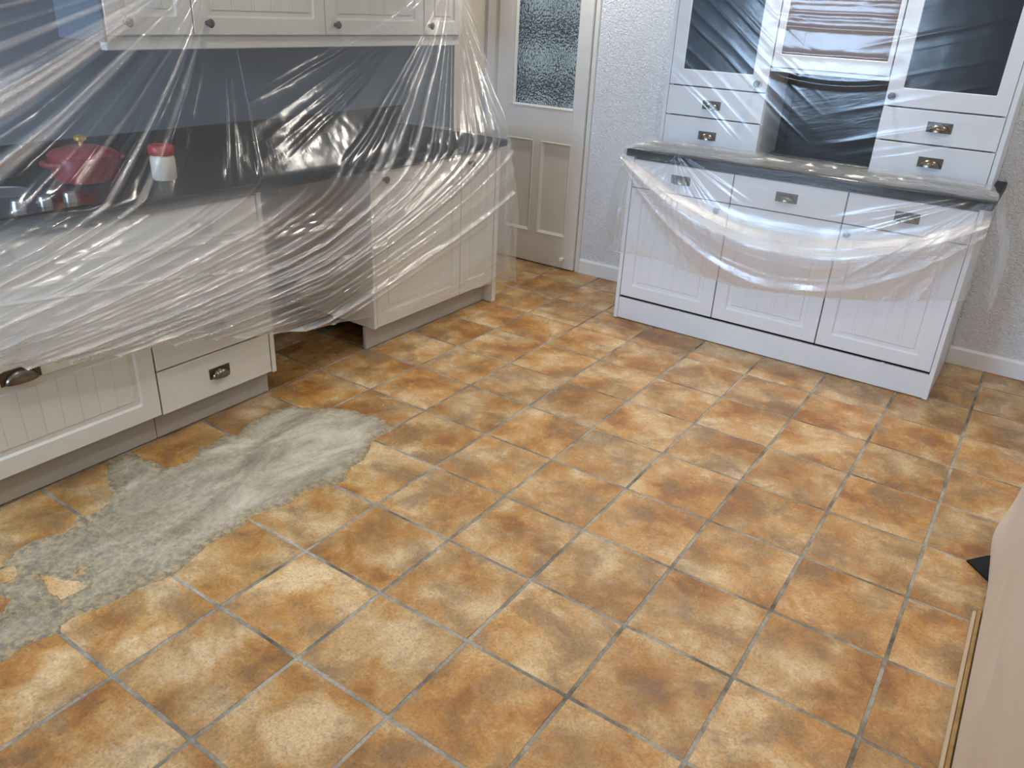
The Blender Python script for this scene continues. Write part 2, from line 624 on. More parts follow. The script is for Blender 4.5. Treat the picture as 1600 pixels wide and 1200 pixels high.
full = tile_mesh(G / 2, S - G / 2, G / 2, S - G / 2, S / 2, S / 2)
for i in range(-6, 9):
    for j in range(-13, 6):
        x0, x1, y0, y1 = i * S + G / 2, (i + 1) * S - G / 2, j * S + G / 2, (j + 1) * S - G / 2
        x0 = max(x0, XL); x1 = min(x1, XR); y0 = max(y0, YF); y1 = min(y1, YB)
        if x1 - x0 < 0.02 or y1 - y0 < 0.02:
            continue
        # no tiles run on under the fitted units
        if x1 < -1.03 and (y1 < -0.62 or (y0 > -0.03 and y1 < 1.04)):
            continue
        if y0 > 1.33 and x0 > -0.2 and x1 < 1.43:
            continue
        cx, cy = (i + 0.5) * S, (j + 0.5) * S
        isfull = abs(x1 - x0 - (S - G)) < 1e-6 and abs(y1 - y0 - (S - G)) < 1e-6
        me = full if isfull else tile_mesh(x0, x1, y0, y1, cx, cy)
        o = bpy.data.objects.new('tile', me)
        COL.objects.link(o)
        o.parent = floor
        o.location = (cx, cy, random.uniform(-0.0004, 0.0004))
        o.rotation_euler = (random.uniform(-0.0012, 0.0012), random.uniform(-0.0012, 0.0012), 0)

# walls
DX0, DX1, DZ1 = -1.565, -0.862, 1.99       # door opening
wb = MB()
wb.box(XL - 0.1, DX0, YB, YB + 0.1, 0, CEIL)
wb.box(DX1, XR + 0.1, YB, YB + 0.1, 0, CEIL)
wb.box(DX0, DX1, YB, YB + 0.1, DZ1, CEIL)
struct(wb.build('wall_back', M['wallpaper']))
struct(MB().box(XL - 0.1, XL, YF - 0.1, 1.58, 0, CEIL).build('wall_left', M['slate_wall']))
struct(MB().box(XL - 0.1, XL, 1.58, YB, 0, CEIL).build('wall_left_return', M['plain_wall']))
struct(MB().box(XR, XR + 0.1, YF, YB, 0, CEIL).build('wall_right', M['wallpaper']))
WX0, WX1, WZ0, WZ1 = -1.6, 0.0, 1.05, 2.1
wf = MB()
wf.box(XL - 0.1, WX0, YF - 0.1, YF, 0, CEIL)
wf.box(WX1, XR + 0.1, YF - 0.1, YF, 0, CEIL)
wf.box(WX0, WX1, YF - 0.1, YF, 0, WZ0)
wf.box(WX0, WX1, YF - 0.1, YF, WZ1, CEIL)
struct(wf.build('wall_front', M['plain_wall']))
cl = MB()
cl.box(XL - 0.1, XR + 0.1, YF - 0.1, YB + 1.5, CEIL, CEIL + 0.08)
struct(cl.build('ceiling', M['ceiling']))
hb = MB()
hb.box(XL - 0.4, -0.4, YB + 1.3, YB + 1.4, 0, CEIL)
struct(hb.build('wall_hall', M['hall_grey']))
hw = thing('hall_glow_panes', (-1.5, YB + 1.29, 0.9), kind='structure')  # unseen glowing panes added to put bright cells in the obscure glass
for zz0 in (0.75, 1.15, 1.55):
    for xx0 in (-1.95, -1.55, -1.15):
        MB().box(xx0, xx0 + 0.27, YB + 1.285, YB + 1.299, zz0, zz0 + 0.27).build('pane', M['hall_glow'], hw)
struct(MB().box(XL - 0.5, XL - 0.4, YB + 0.1, YB + 1.4, 0, CEIL).box(-0.4, -0.3, YB + 0.1, YB + 1.4, 0, CEIL).build('wall_hall_side', M['hall_grey']))

# window behind the camera
win = thing('window_1', ((WX0 + WX1) / 2, YF, WZ0), kind='structure')
fm = MB()
for (a, b, c, d) in ((WX0, WX0 + 0.06, WZ0, WZ1), (WX1 - 0.06, WX1, WZ0, WZ1), (WX0 + 0.06, WX1 - 0.06, WZ0, WZ0 + 0.06), (WX0 + 0.06, WX1 - 0.06, WZ1 - 0.06, WZ1),
                     (-0.83, -0.77, WZ0 + 0.06, WZ1 - 0.06)):
    fm.box(a, b, YF - 0.07, YF - 0.02, c, d)
fm.build('window_frame', M['white_plastic'], win)
for a, b in ((WX0 + 0.06, -0.83), (-0.77, WX1 - 0.06)):
    MB().box(a, b, YF - 0.05, YF - 0.044, WZ0 + 0.06, WZ1 - 0.06).build('pane', M['glass'], win)
MB().box(WX0 - 0.04, WX1 + 0.04, YF, YF + 0.12, WZ0 - 0.03, WZ0, 0.004).build('window_sill', M['white_plastic'], win)


# skirting
def skirting(name, x0, x1):
    s = MB()
    n = len(s.v)
    prof = [(YB, 0.001), (YB - 0.016, 0.001), (YB - 0.016, 0.085), (YB - 0.011, 0.094), (YB, 0.097)]
    for x in (x0, x1):
        s.v += [(x, y, z) for y, z in prof]
    k = len(prof)
    for i in range(k - 1):
        s.f.append((i, i + 1, k + i + 1, k + i)[::-1])
    s.f.append(tuple(range(k))[::-1]); s.f.append(tuple(range(k, 2 * k)))
    return struct(s.build(name, M['skirting']))


skirting('baseboard_back', -0.834, -0.242)
skirting('baseboard_back_right', 1.474, XR)

# door frame
tr = MB()
tr.box(DX1 - 0.003, -0.836, YB - 0.018, YB + 0.02, 0, DZ1 + 0.03, 0.003)
tr.box(-1.665, DX0 + 0.004, YB - 0.018, YB + 0.02, 0, DZ1 + 0.03, 0.004)
tr.box(-1.665, -0.836, YB - 0.018, YB + 0.02, DZ1 - 0.002, DZ1 + 0.09, 0.004)
struct(tr.build('trim_1', M['gloss_white']))

# the door: stiles, rails, pane, panels
door = thing('door_1', (-1.21, 1.865, 0.0), 'white half-glazed door with obscure glass above two panels', None, None, 'structure')
x0, x1 = -1.556, -0.868
ya, yb = 1.862, 1.902
zb, zt = 0.010, 1.98
gx0, gx1, gz0, gz1 = -1.425, -0.955, 1.045, 1.86
pz0, pz1 = 0.225, 0.835
fr = MB()
fr.box(x0, -1.455, ya, yb, zb, zt, 0.002)
fr.box(gx1, x1, ya, yb, zb, zt, 0.002)
fr.box(-1.455, gx1, ya, yb, zb, pz0, 0.002)
fr.box(-1.455, gx1, ya, yb, pz1, gz0, 0.002)
fr.box(-1.455, gx0, ya, yb, gz0, gz1, 0.002)
fr.box(-1.455, gx1, ya, yb, gz1, zt, 0.002)
fr.box(-1.245, -1.180, ya, yb, pz0, pz1, 0.002)
fr.build('door_frame', M['gloss_white'], door)


def moulding(x0, x1, z0, z1, w, ytop, ydeep):
    s = MB()
    rings = [(0, ytop), (0.25 * w, ytop - 0.004), (0.55 * w, ytop + 0.003), (w, ydeep)]
    for m, y in rings:
        s.v += [(x0 + m, y, z0 + m), (x1 - m, y, z0 + m), (x1 - m, y, z1 - m), (x0 + m, y, z1 - m)]
    for r in range(len(rings) - 1):
        for k in range(4):
            k2 = (k + 1) % 4
            s.f.append((r * 4 + k, r * 4 + k2, r * 4 + 4 + k2, r * 4 + 4 + k))
    return s


for (a, b) in ((-1.455, -1.245), (-1.180, gx1)):
    p = MB().box(a, b, ya + 0.014, ya + 0.024, pz0, pz1).build('door_panel', M['gloss_white'], door)
    moulding(a - 0.004, b + 0.004, pz0 - 0.004, pz1 + 0.004, 0.022, ya, ya + 0.014).build('moulding', M['gloss_white'], p)
# obscure pane with a hammered relief
nx, nz = 260, 450
uu, ww = np.meshgrid(np.linspace(gx0, gx1, nx), np.linspace(gz0, gz1, nz), indexing='ij')
cs = 0.0105
ci = np.floor(uu / cs).astype(int); cj = np.floor(ww / (cs * 1.5)).astype(int)
dd = np.full(uu.shape, 9.0)
for oi_ in (-1, 0, 1):
    for oj_ in (-1, 0, 1):
        qi, qj = ci + oi_, cj + oj_
        hx_ = _perm[qi % 256, qj % 256]; hz_ = _perm[(qi + 91) % 256, (qj + 37) % 256]
        dd = np.minimum(dd, np.hypot(uu - (qi + hx_) * cs, (ww - (qj + hz_) * cs * 1.5) / 1.5))
rel = 0.0036 * (1 - np.clip(dd / 0.0090, 0, 1) ** 2) + 0.002 * fbm(uu * 55, ww * 40, 2)
P = np.stack([uu, np.full(uu.shape, ya + 0.016) - rel, ww], -1)
pane = grid_mesh('pane', P, M['obscure'], door)
moulding(gx0 - 0.002, gx1 + 0.002, gz0 - 0.002, gz1 + 0.002, 0.016, ya, ya + 0.013).build('glazing_bead', M['gloss_white'], door)
ds = MB().lathe([(0.011, 0), (0.010, 0.006), (0.008, 0.014), (0.012, 0.018), (0.0155, 0.026), (0.014, 0.034), (0.008, 0.039)], (-0.952, ya, 0.078), (0, -1, 0), 20)
ds.build('doorstop', M['white_plastic'], door, smooth=True)

# ceiling downlights (fittings), the last three added for the film streaks
for k, (sx, sy) in enumerate(SPOTS):
    where = ['above the doorway corner', 'in front of the dresser', 'above the open appliance gap', 'over the middle of the floor', 'above the hob', 'near the camera side of the room', 'beyond the dresser end', 'added over the covered unit for the film streaks', 'added over the near end of the covered unit for the film streaks', 'added by the window for the film streaks'][k]
    d = thing('downlight', (sx, sy, CEIL), 'round white recessed ceiling downlight ' + where, 'downlight', 'ceiling downlights')
    MB().lathe([(0.036, 0.0), (0.036, -0.004), (0.046, -0.006), (0.050, 0.0)], (sx, sy, CEIL), (0, 0, 1), 24).build('bezel', M['white_plastic'], d, smooth=True)
    MB().lathe([(0.034, -0.001), (0.034, -0.003), (0.01, -0.0035)], (sx, sy, CEIL), (0, 0, 1), 24).build('lamp_face', M['lamp'], d)


# ------------------------------------------------------------------ fronts: local frame (a along, b up, d outwards)
class Frame:
    def __init__(s, kind, F):
        s.k = kind; s.F = F

    def w(s, a, b, d):
        return (s.F + d, a, b) if s.k == 'x' else (a, s.F - d, b)

    def axis(s):
        return (1, 0, 0) if s.k == 'x' else (0, -1, 0)

    def box(s, mb, a0, a1, b0, b1, d0, d1, c=0.0):
        if s.k == 'x':
            return mb.box(s.F + d0, s.F + d1, a0, a1, b0, b1, c)
        return mb.box(a0, a1, s.F - d1, s.F - d0, b0, b1, c)


def ring(a0, a1, b0, b1, m, r, d, k=4):
    out = []
    a0 += m; a1 -= m; b0 += m; b1 -= m
    for cx, cy, st in ((a0 + r, b0 + r, 180), (a1 - r, b0 + r, 270), (a1 - r, b1 - r, 0), (a0 + r, b1 - r, 90)):
        for i in range(k + 1):
            t = math.radians(st + 90 * i / k)
            out.append((cx + r * math.cos(t), cy + r * math.sin(t), d))
    return out


def panel_front(fr, a0, a1, b0, b1, T=0.02, inset=0.075, grooves=5, name='door', mat=None, parent=None, open_pane=None):
    """cabinet front with a routed, tongue-and-groove centre (or plain when inset is None)"""
    s = MB()
    R = [ring(a0, a1, b0, b1, 0, 0.0005, 0.0), ring(a0, a1, b0, b1, 0, 0.0005, T - 0.0022), ring(a0, a1, b0, b1, 0.0022, 0.001, T)]
    if inset is not None:
        R += [ring(a0, a1, b0, b1, inset - 0.009, 0.009, T), ring(a0, a1, b0, b1, inset - 0.0015, 0.006, T - 0.0085),
              ring(a0, a1, b0, b1, inset + 0.017, 0.001, T - 0.0085), ring(a0, a1, b0, b1, inset + 0.021, 0.0001, T - 0.0040)]
    n = len(R[0])
    for r in R:
        s.v += [fr.w(*p) for p in r]
    for i in range(len(R) - 1):
        for k in range(n):
            k2 = (k + 1) % n
            s.f.append((i * n + k, i * n + k2, (i + 1) * n + k2, (i + 1) * n + k))
    s.f.append(tuple(range(n))[::-1])
    if inset is None:
        s.f.append(tuple(range((len(R) - 1) * n, len(R) * n)))
    else:
        m = inset + 0.021
        A0, A1, B0, B1 = a0 + m, a1 - m, b0 + m, b1 - m
        D = T - 0.0040
        cuts = [(A0, D)]
        for g in range(1, grooves + 1):
            gx = A0 + (A1 - A0) * g / (grooves + 1)
            for off in ((-0.006, 0.006) if grooves <= 4 else (0.0,)):
                cuts += [(gx + off - 0.0016, D), (gx + off, D - 0.0016), (gx + off + 0.0016, D)]
        cuts.append((A1, D))
        for (p, dp), (q, dq) in zip(cuts[:-1], cuts[1:]):
            s.quad([fr.w(p, B0, dp), fr.w(q, B0, dq), fr.w(q, B1, dq), fr.w(p, B1, dp)])
    return s.build(name, mat, parent)


def glazed_front(fr, a0, a1, b0, b1, wa, wb, wc, wd, T, mat, pmat, parent, name='door', panelname='pane', depth=0.004):
    """frame door: opening from (a0+wa, b0+wb) to (a1-wc, b1-wd)"""
    s = MB()
    oa0, oa1, ob0, ob1 = a0 + wa, a1 - wc, b0 + wb, b1 - wd
    R = [ring(a0, a1, b0, b1, 0, 0.0005, 0.0), ring(a0, a1, b0, b1, 0, 0.0005, T - 0.0022), ring(a0, a1, b0, b1, 0.0022, 0.001, T),
         ring(oa0, oa1, ob0, ob1, -0.003, 0.006, T), ring(oa0, oa1, ob0, ob1, 0, 0.004, T - 0.002), ring(oa0, oa1, ob0, ob1, 0, 0.004, 0.004), ]
    n = len(R[0])
    for r in R:
        s.v += [fr.w(*p) for p in r]
    for i in range(len(R) - 1):
        for k in range(n):
            k2 = (k + 1) % n
            s.f.append((i * n + k, i * n + k2, (i + 1) * n + k2, (i + 1) * n + k))
    for k in range(n):
        k2 = (k + 1) % n
        s.f.append((5 * n + k, 5 * n + k2, k2, k))
    d = s.build(name, mat, parent)
    p = MB()
    fr.box(p, oa0 - 0.001, oa1 + 0.001, ob0 - 0.001, ob1 + 0.001, T - depth - 0.006, T - depth)
    p.build(panelname, pmat, d)
    return d


def cup_handle(fr, a, b, d, parent, w=0.098, h=0.046, gp='handle'):
    s = MB()
    fr.box(s, a - w / 2, a + w / 2, b - h / 2, b + h / 2, d, d + 0.003, 0.001)
    plate = s.build('handle', M['pewter'], parent)
    s = MB()
    A, H, D = w * 0.42, h * 0.80, 0.026
    nu, nv = 14, 8
    for shell in (1.0, 0.90):
        base = len(s.v)
        for i in range(nu + 1):
            ph = math.pi * i / nu
            for j in range(nv + 1):
                th = math.pi / 2 * j / nv
                s.v.append(fr.w(a + A * shell * math.cos(ph), b - h * 0.42 + H * shell * math.sin(ph) * math.cos(th), d + 0.003 + D * shell * math.sin(ph) ** 0.8 * math.sin(th)))
        for i in range(nu):
            for j in range(nv):
                q = (base + i * (nv + 1) + j, base + (i + 1) * (nv + 1) + j, base + (i + 1) * (nv + 1) + j + 1, base + i * (nv + 1) + j + 1)
                s.f.append(q[::-1] if shell == 1.0 else q)
    s.build('cup', M['dome'], parent, smooth=True)
    return plate


def knob(fr, a, b, d, parent):
    p = fr.w(a, b, d)
    MB().lathe([(0.010, 0), (0.0085, 0.004), (0.0065, 0.012), (0.010, 0.017), (0.0165, 0.021), (0.0175, 0.026), (0.014, 0.031), (0.006, 0.0335)], p, fr.axis(), 22).build('knob', M['knob'], parent, smooth=True)


# ------------------------------------------------------------------ left run of base units (facing +x)
FX = -0.956                      # back face of the fronts, front face at -0.936
L = Frame('x', FX)
CX = XL + 0.12                   # carcass back

# right hand unit: wide and narrow cupboard doors
u = thing('base_cabinet', (-1.2, 0.5, 0), 'ivory two-door base cabinet with end panel to the floor beside the open doorway corner', 'cabinet')
cb = MB()
cb.box(CX, FX - 0.002, 0.012, 0.030, 0.125, 0.921)
cb.box(CX, FX - 0.002, 0.975, 0.993, 0.125, 0.921)
cb.box(CX, FX - 0.002, 0.030, 0.975, 0.125, 0.143)
cb.box(CX, CX + 0.01, 0.030, 0.975, 0.143, 0.921)
cb.box(CX + 0.01, FX - 0.002, 0.030, 0.975, 0.90, 0.921)
cb.build('carcass', M['cab'], u)
MB().box(CX, -0.934, -0.014, 0.006, 0.128, 0.921, 0.001).build('side_panel', M['cab'], u)
MB().box(CX, -0.931, 1.000, 1.036, 0.001, 0.921, 0.0015).build('end_panel', M['cab'], u)
MB().box(-1.016, -0.998, -0.016, 0.999, 0.002, 0.124, 0.001).build('plinth', M['plinth'], u)
d = panel_front(L, 0.010, 0.682, 0.130, 0.905, mat=M['cab'], parent=u, grooves=6)
knob(L, 0.078, 0.867, 0.02, d)
d = panel_front(L, 0.688, 0.997, 0.130, 0.905, mat=M['cab'], parent=u, grooves=3)
knob(L, 0.752, 0.862, 0.02, d)

# drawer unit
u = thing('drawer_cabinet', (-1.2, -0.93, 0), 'ivory four-drawer base cabinet with dark cup handles, left of the open gap', 'cabinet')
cb = MB()
cb.box(CX, FX - 0.002, -1.200, -1.182, 0.125, 0.921)
cb.box(CX, FX - 0.002, -1.182, -0.665, 0.125, 0.143)
cb.box(CX, CX + 0.01, -1.182, -0.665, 0.143, 0.921)
cb.box(CX + 0.01, FX - 0.002, -1.182, -0.665, 0.90, 0.921)
cb.build('carcass', M['gap'], u)
MB().box(CX, -0.934, -0.661, -0.640, 0.122, 0.921, 0.001).build('end_panel', M['cab'], u)
MB().box(-1.016, -0.998, -1.203, -0.645, 0.006, 0.124, 0.001).build('plinth', M['plinth'], u)
for (b0, b1, hb) in ((0.128, 0.309, 0.222), (0.315, 0.528, 0.425), (0.534, 0.752, 0.64), (0.758, 0.905, 0.828)):
    d = panel_front(L, -1.197, -0.666, b0, b1, mat=M['cab'], parent=u, inset=None, name='drawer')
    cup_handle(L, -0.927, hb, 0.02, d)

# deep pan drawers under the hob
u = thing('pan_drawer_cabinet', (-1.2, -1.72, 0), 'ivory wide pan drawer cabinet with routed panels under the hob', 'cabinet')
cb = MB()
cb.box(CX, FX - 0.002, -2.24, -1.206, 0.125, 0.143)
cb.box(CX, FX - 0.002, -2.24, -2.222, 0.143, 0.921)
cb.box(CX, CX + 0.01, -2.222, -1.206, 0.143, 0.921)
cb.build('carcass', M['gap'], u)
MB().box(-1.016, -0.998, -2.24, -1.206, 0.006, 0.124, 0.001).build('plinth', M['plinth'], u)
for (b0, b1, hb) in ((0.132, 0.515, 0.474), (0.521, 0.905, 0.862)):
    d = panel_front(L, -2.238, -1.204, b0, b1, mat=M['cab'], parent=u, name='drawer', inset=0.076, grooves=12)
    cup_handle(L, -1.665, hb, 0.02, d, w=0.13, h=0.05)
MB().box(CX, -0.934, -2.262, -2.243, 0.001, 0.921, 0.001).build('end_panel', M['cab'], u)

# the continuous worktop and its upstand
wt = thing('worktop', (-1.3, -0.6, 0.94), 'long dark speckled worktop running over the left base cabinets', 'worktop')
MB().box(XL + 0.001, -0.900, -2.28, 1.056, 0.923, 0.960, 0.004).build('slab', M['worktop'], wt)
MB().box(XL + 0.001, XL + 0.019, -2.28, 1.056, 0.961, 1.060, 0.002).build('upstand', M['worktop'], wt)

# back of the open gap
gp = struct(MB().box(XL, XL + 0.012, -0.63, -0.02, 0.002, 0.92).build('trim_gap_lining', M['carcass']))

# wall cupboards
UW = Frame('x', -1.40)
wz0, wz1 = 1.412, 2.12


def wall_unit(y0, y1, doors, label):
    u = thing('wall_cabinet', (-1.55, (y0 + y1) / 2, wz0), label, 'cabinet', 'wall cupboards')
    MB().box(XL + 0.001, -1.402, y0, y1, wz0 + 0.03, wz1).build('carcass', M['cab'], u)
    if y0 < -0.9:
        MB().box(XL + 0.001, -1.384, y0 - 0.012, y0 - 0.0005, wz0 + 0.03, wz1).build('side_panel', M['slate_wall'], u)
    for (p, q, kn) in doors:
        d = panel_front(UW, p, q, wz0 + 0.055, wz1 - 0.002, mat=M['cab'], parent=u, grooves=4)
        knob(UW, kn, 1.512, 0.02, d)
    return u


wall_unit(-0.915, -0.542, [(-0.913, -0.544, -0.835)], 'narrow ivory wall cupboard, the one nearest the camera, behind film')
wall_unit(-0.540, 0.902, [(-0.538, 0.180, -0.475), (0.184, 0.900, 0.243)], 'wide ivory double-door wall cupboard in the middle, behind film')
wall_unit(0.904, 1.24, [(0.906, 1.238, 0.946)], 'narrow ivory wall cupboard nearest the door, behind film')
tag(MB().box(-1.44, -1.398, -0.915, 1.24, wz0, wz0 + 0.051, 0.003).build('pelmet', M['cab']), 'ivory pelmet strip along the bottom of the wall cupboards', 'pelmet')

# hob and things on the worktop, seen through the film
hob = thing('hob', (-1.25, -1.55, 0.960), 'black glass hob with steel knobs under the plastic film', 'hob')
MB().box(-1.55, -0.985, -1.90, -1.25, 0.9602, 0.967, 0.002).build('glass_top', M['hob'], hob)
for yk in (-1.50, -1.415, -1.33):
    MB().lathe([(0.024, 0), (0.022, 0.018), (0.018, 0.030), (0.010, 0.031)], (-1.06, yk, 0.967), (0, 0, 1), 20).build('knob', M['steel'], hob, smooth=True)
for yk, xk, r in ((-1.42, -1.33, 0.085), (-1.73, -1.33, 0.085), (-1.72, -1.13, 0.07)):
    MB().lathe([(r, 0.0), (r, 0.004), (r * 0.9, 0.005), (r * 0.86, 0.0015)], (xk, yk, 0.967), (0, 0, 1), 32).build('burner_ring', M['steel'], hob, smooth=True)

pot = thing('casserole_pot', (-1.36, -1.10, 0.960), 'red lidded casserole pot on the worktop, blurred by the film', 'pot')
pc = (-1.36, -1.10, 0.9605)
MB().lathe([(0.085, 0), (0.108, 0.008), (0.118, 0.05), (0.120, 0.092), (0.112, 0.092), (0.108, 0.03), (0.02, 0.012)], pc, (0, 0, 1), 40).build('body', M['red'], pot, smooth=True)
MB().lathe([(0.121, 0.093), (0.122, 0.099), (0.105, 0.112), (0.06, 0.126), (0.012, 0.131)], pc, (0, 0, 1), 40).build('lid', M['red'], pot, smooth=True)
MB().lathe([(0.008, 0.130), (0.009, 0.142), (0.021, 0.150), (0.022, 0.160), (0.010, 0.167)], pc, (0, 0, 1), 24).build('lid_knob', M['gold'], pot, smooth=True)
for sg in (-1, 1):
    s = MB()
    n = 12
    rr_ = 0.009
    for i in range(n + 1):
        t = math.pi * i / n
        c = np.array([pc[0] + 0.045 * math.cos(t), pc[1] + sg * (0.115 + 0.036 * math.sin(t)), pc[2] + 0.075])
        tg = np.array([-math.sin(t), sg * math.cos(t), 0])
        nrm = np.cross(tg, [0, 0, 1])
        for k in range(8):
            a = 2 * math.pi * k / 8
            s.v.append(tuple(c + nrm * rr_ * math.cos(a) + np.array([0, 0, 1]) * rr_ * math.sin(a)))
    for i in range(n):
        for k in range(8):
            k2 = (k + 1) % 8
            s.f.append((i * 8 + k, i * 8 + k2, (i + 1) * 8 + k2, (i + 1) * 8 + k))
    s.build('handle', M['red'], pot, smooth=True)

jar = thing('storage_jar', (-1.19, -0.885, 0.960), 'pale storage jar with a red lid on the worktop behind film', 'jar')
jc = (-1.19, -0.885, 0.9605)
MB().lathe([(0.040, 0), (0.045, 0.006), (0.046, 0.08), (0.042, 0.092), (0.038, 0.095)], jc, (0, 0, 1), 30).build('body', M['jar'], jar, smooth=True)
MB().lathe([(0.045, 0.095), (0.047, 0.098), (0.047, 0.125), (0.042, 0.131), (0.012, 0.133)], jc, (0, 0, 1), 30).build('lid', M['lid_red'], jar, smooth=True)

# ------------------------------------------------------------------ dresser on the back wall (facing -y)
DF = 1.308                       # back face of fronts, front at 1.288
D = Frame('y', DF)
cols = [(-0.219, 0.338), (0.344, 0.899), (0.905, 1.449)]
names = ['left white base unit of the dresser with drawer over door, nearest the doorway', 'middle white base unit of the dresser with drawer over door', 'right white base unit of the dresser with drawer over door and end panel']
knobs = [0.284, None, 0.938]
hx = [0.058, 0.620, 1.175]
for k, (a0, a1) in enumerate(cols):
    u = thing('dresser_base_cabinet', ((a0 + a1) / 2, 1.6, 0), names[k], 'cabinet', 'dresser base units')
    cb = MB()
    ca0, ca1 = a0 - 0.001, a1 + 0.001
    cb.box(ca0, ca0 + 0.018, DF + 0.002, YB - 0.02, 0.13, 0.931)
    cb.box(ca1 - 0.018, ca1, DF + 0.002, YB - 0.02, 0.13, 0.931)
    cb.box(ca0 + 0.018, ca1 - 0.018, DF + 0.002, YB - 0.02, 0.13, 0.148)
    cb.box(ca0 + 0.018, ca1 - 0.018, YB - 0.03, YB - 0.02, 0.148, 0.931)
    cb.box(ca0 + 0.018, ca1 - 0.018, DF + 0.002, YB - 0.03, 0.76, 0.778)
    cb.build('carcass', M['gap'], u)
    d = panel_front(D, a0, a1, 0.144, 0.765, mat=M['cab_d'], parent=u, grooves=4)
    if knobs[k] is not None:
        knob(D, knobs[k], 0.725, 0.02, d)
    d = panel_front(D, a0, a1, 0.771, 0.918, mat=M['cab_d'], parent=u, inset=None, name='drawer')
    cup_handle(D, hx[k], 0.845, 0.02, d, w=0.108)
    if k == 0:
        MB().box(-0.243, -0.222, 1.284, YB - 0.018, 0.003, 0.931, 0.001).build('end_panel', M['cab_d'], u)
    if k == 2:
        MB().box(1.4515, 1.4725, 1.284, YB - 0.018, 0.003, 0.931, 0.001).build('end_panel', M['cab_d'], u)
pl = thing('dresser_plinth', (0.6, 1.3, 0), 'long white plinth board along the foot of the dresser', 'plinth')
MB().box(-0.2215, 1.451, 1.292, 1.308, 0.004, 0.129, 0.001).build('board', M['cab_d'], pl)
for xx in (0.15, 1.24):
    MB().box(xx - 0.008, xx + 0.008, 1.284, 1.298, 0.128, 0.1335).build('clip', M['white_plastic'], pl)
tag(MB().box(-0.262, 1.500, 1.262, YB - 0.004, 0.933, 0.971, 0.004).build('dresser_worktop', M['worktop']), 'dark speckled worktop of the dresser under clear film', 'worktop')

# upper part of the dresser
UF = 1.570
U = Frame('y', UF)
uz0, uz1 = 0.973, 2.08


def upper_unit(a0, a1, label, side):
    u = thing('dresser_wall_cabinet', ((a0 + a1) / 2, 1.72, uz0), label, 'cabinet', 'dresser upper units')
    cb = MB()
    cb.box(a0, a0 + 0.018, UF + 0.002, YB - 0.004, uz0, uz1)
    cb.box(a1 - 0.018, a1, UF + 0.002, YB - 0.004, uz0, uz1)
    cb.box(a0 + 0.018, a1 - 0.018, UF + 0.002, YB - 0.004, uz0, uz0 + 0.012)
    cb.box(a0 + 0.018, a1 - 0.018, UF + 0.002, YB - 0.004, uz1 - 0.018, uz1)
    cb.box(a0 + 0.018, a1 - 0.018, YB - 0.012, YB - 0.004, uz0 + 0.012, uz1 - 0.018)
    cb.build('carcass', M['cab_d'], u)
    return u


u = upper_unit(-0.190, 0.347, 'left upper dresser unit with dark glass door over two drawers', 0)
MB().box(-0.212, -0.1905, 1.552, YB - 0.004, uz0, uz1, 0.001).build('side_panel', M['cab_d'], u)
d = glazed_front(U, -0.188, 0.345, 1.294, uz1 - 0.002, 0.070, 0.080, 0.082, 0.08, 0.02, M['cab_d'], M['darkglass'], u)
knob(U, 0.297, 1.333, 0.02, d)
for b0, b1, hb in ((1.141, 1.288, 1.205), (0.982, 1.135, 1.048)):
    d = panel_front(U, -0.188, 0.345, b0, b1, mat=M['cab_d'], parent=u, inset=None, name='drawer')
    cup_handle(U, 0.067, hb, 0.02, d, w=0.100, h=0.044)

u = upper_unit(0.913, 1.432, 'right upper dresser unit with dark glass door over two drawers', 1)
MB().box(1.4325, 1.4545, 1.552, YB - 0.004, uz0, uz1, 0.001).build('side_panel', M['cab_d'], u)
d = glazed_front(U, 0.915, 1.430, 1.294, uz1 - 0.002, 0.068, 0.082, 0.062, 0.08, 0.02, M['cab_d'], M['darkglass'], u)
knob(U, 0.945, 1.336, 0.02, d)
for b0, b1, hb in ((1.141, 1.288, 1.218), (0.982, 1.135, 1.060)):
    d = panel_front(U, 0.915, 1.430, b0, b1, mat=M['cab_d'], parent=u, inset=None, name='drawer')
    cup_handle(U, 1.177, hb, 0.02, d, w=0.108, h=0.046)

u = thing('dresser_niche_cabinet', (0.63, 1.72, uz0), 'middle upper dresser unit with brown panelled door over an open dark niche', 'cabinet', 'dresser upper units')
MB().box(0.3475, 0.9125, YB - 0.016, YB - 0.004, uz0, 1.42).build('niche_back', M['niche'], u)
MB().box(0.3475, 0.9125, UF - 0.018, YB - 0.016, 1.398, 1.416, 0.001).build('shelf', M['cab_d'], u)
MB().box(0.3475, 0.9125, UF + 0.003, YB - 0.004, 1.417, uz1).build('carcass', M['cab_d'], u)
glazed_front(U, 0.351, 0.909, 1.419, uz1 - 0.002, 0.036, 0.062, 0.022, 0.08, 0.02, M['cab_d'], M['brown'], u, panelname='centre_panel')

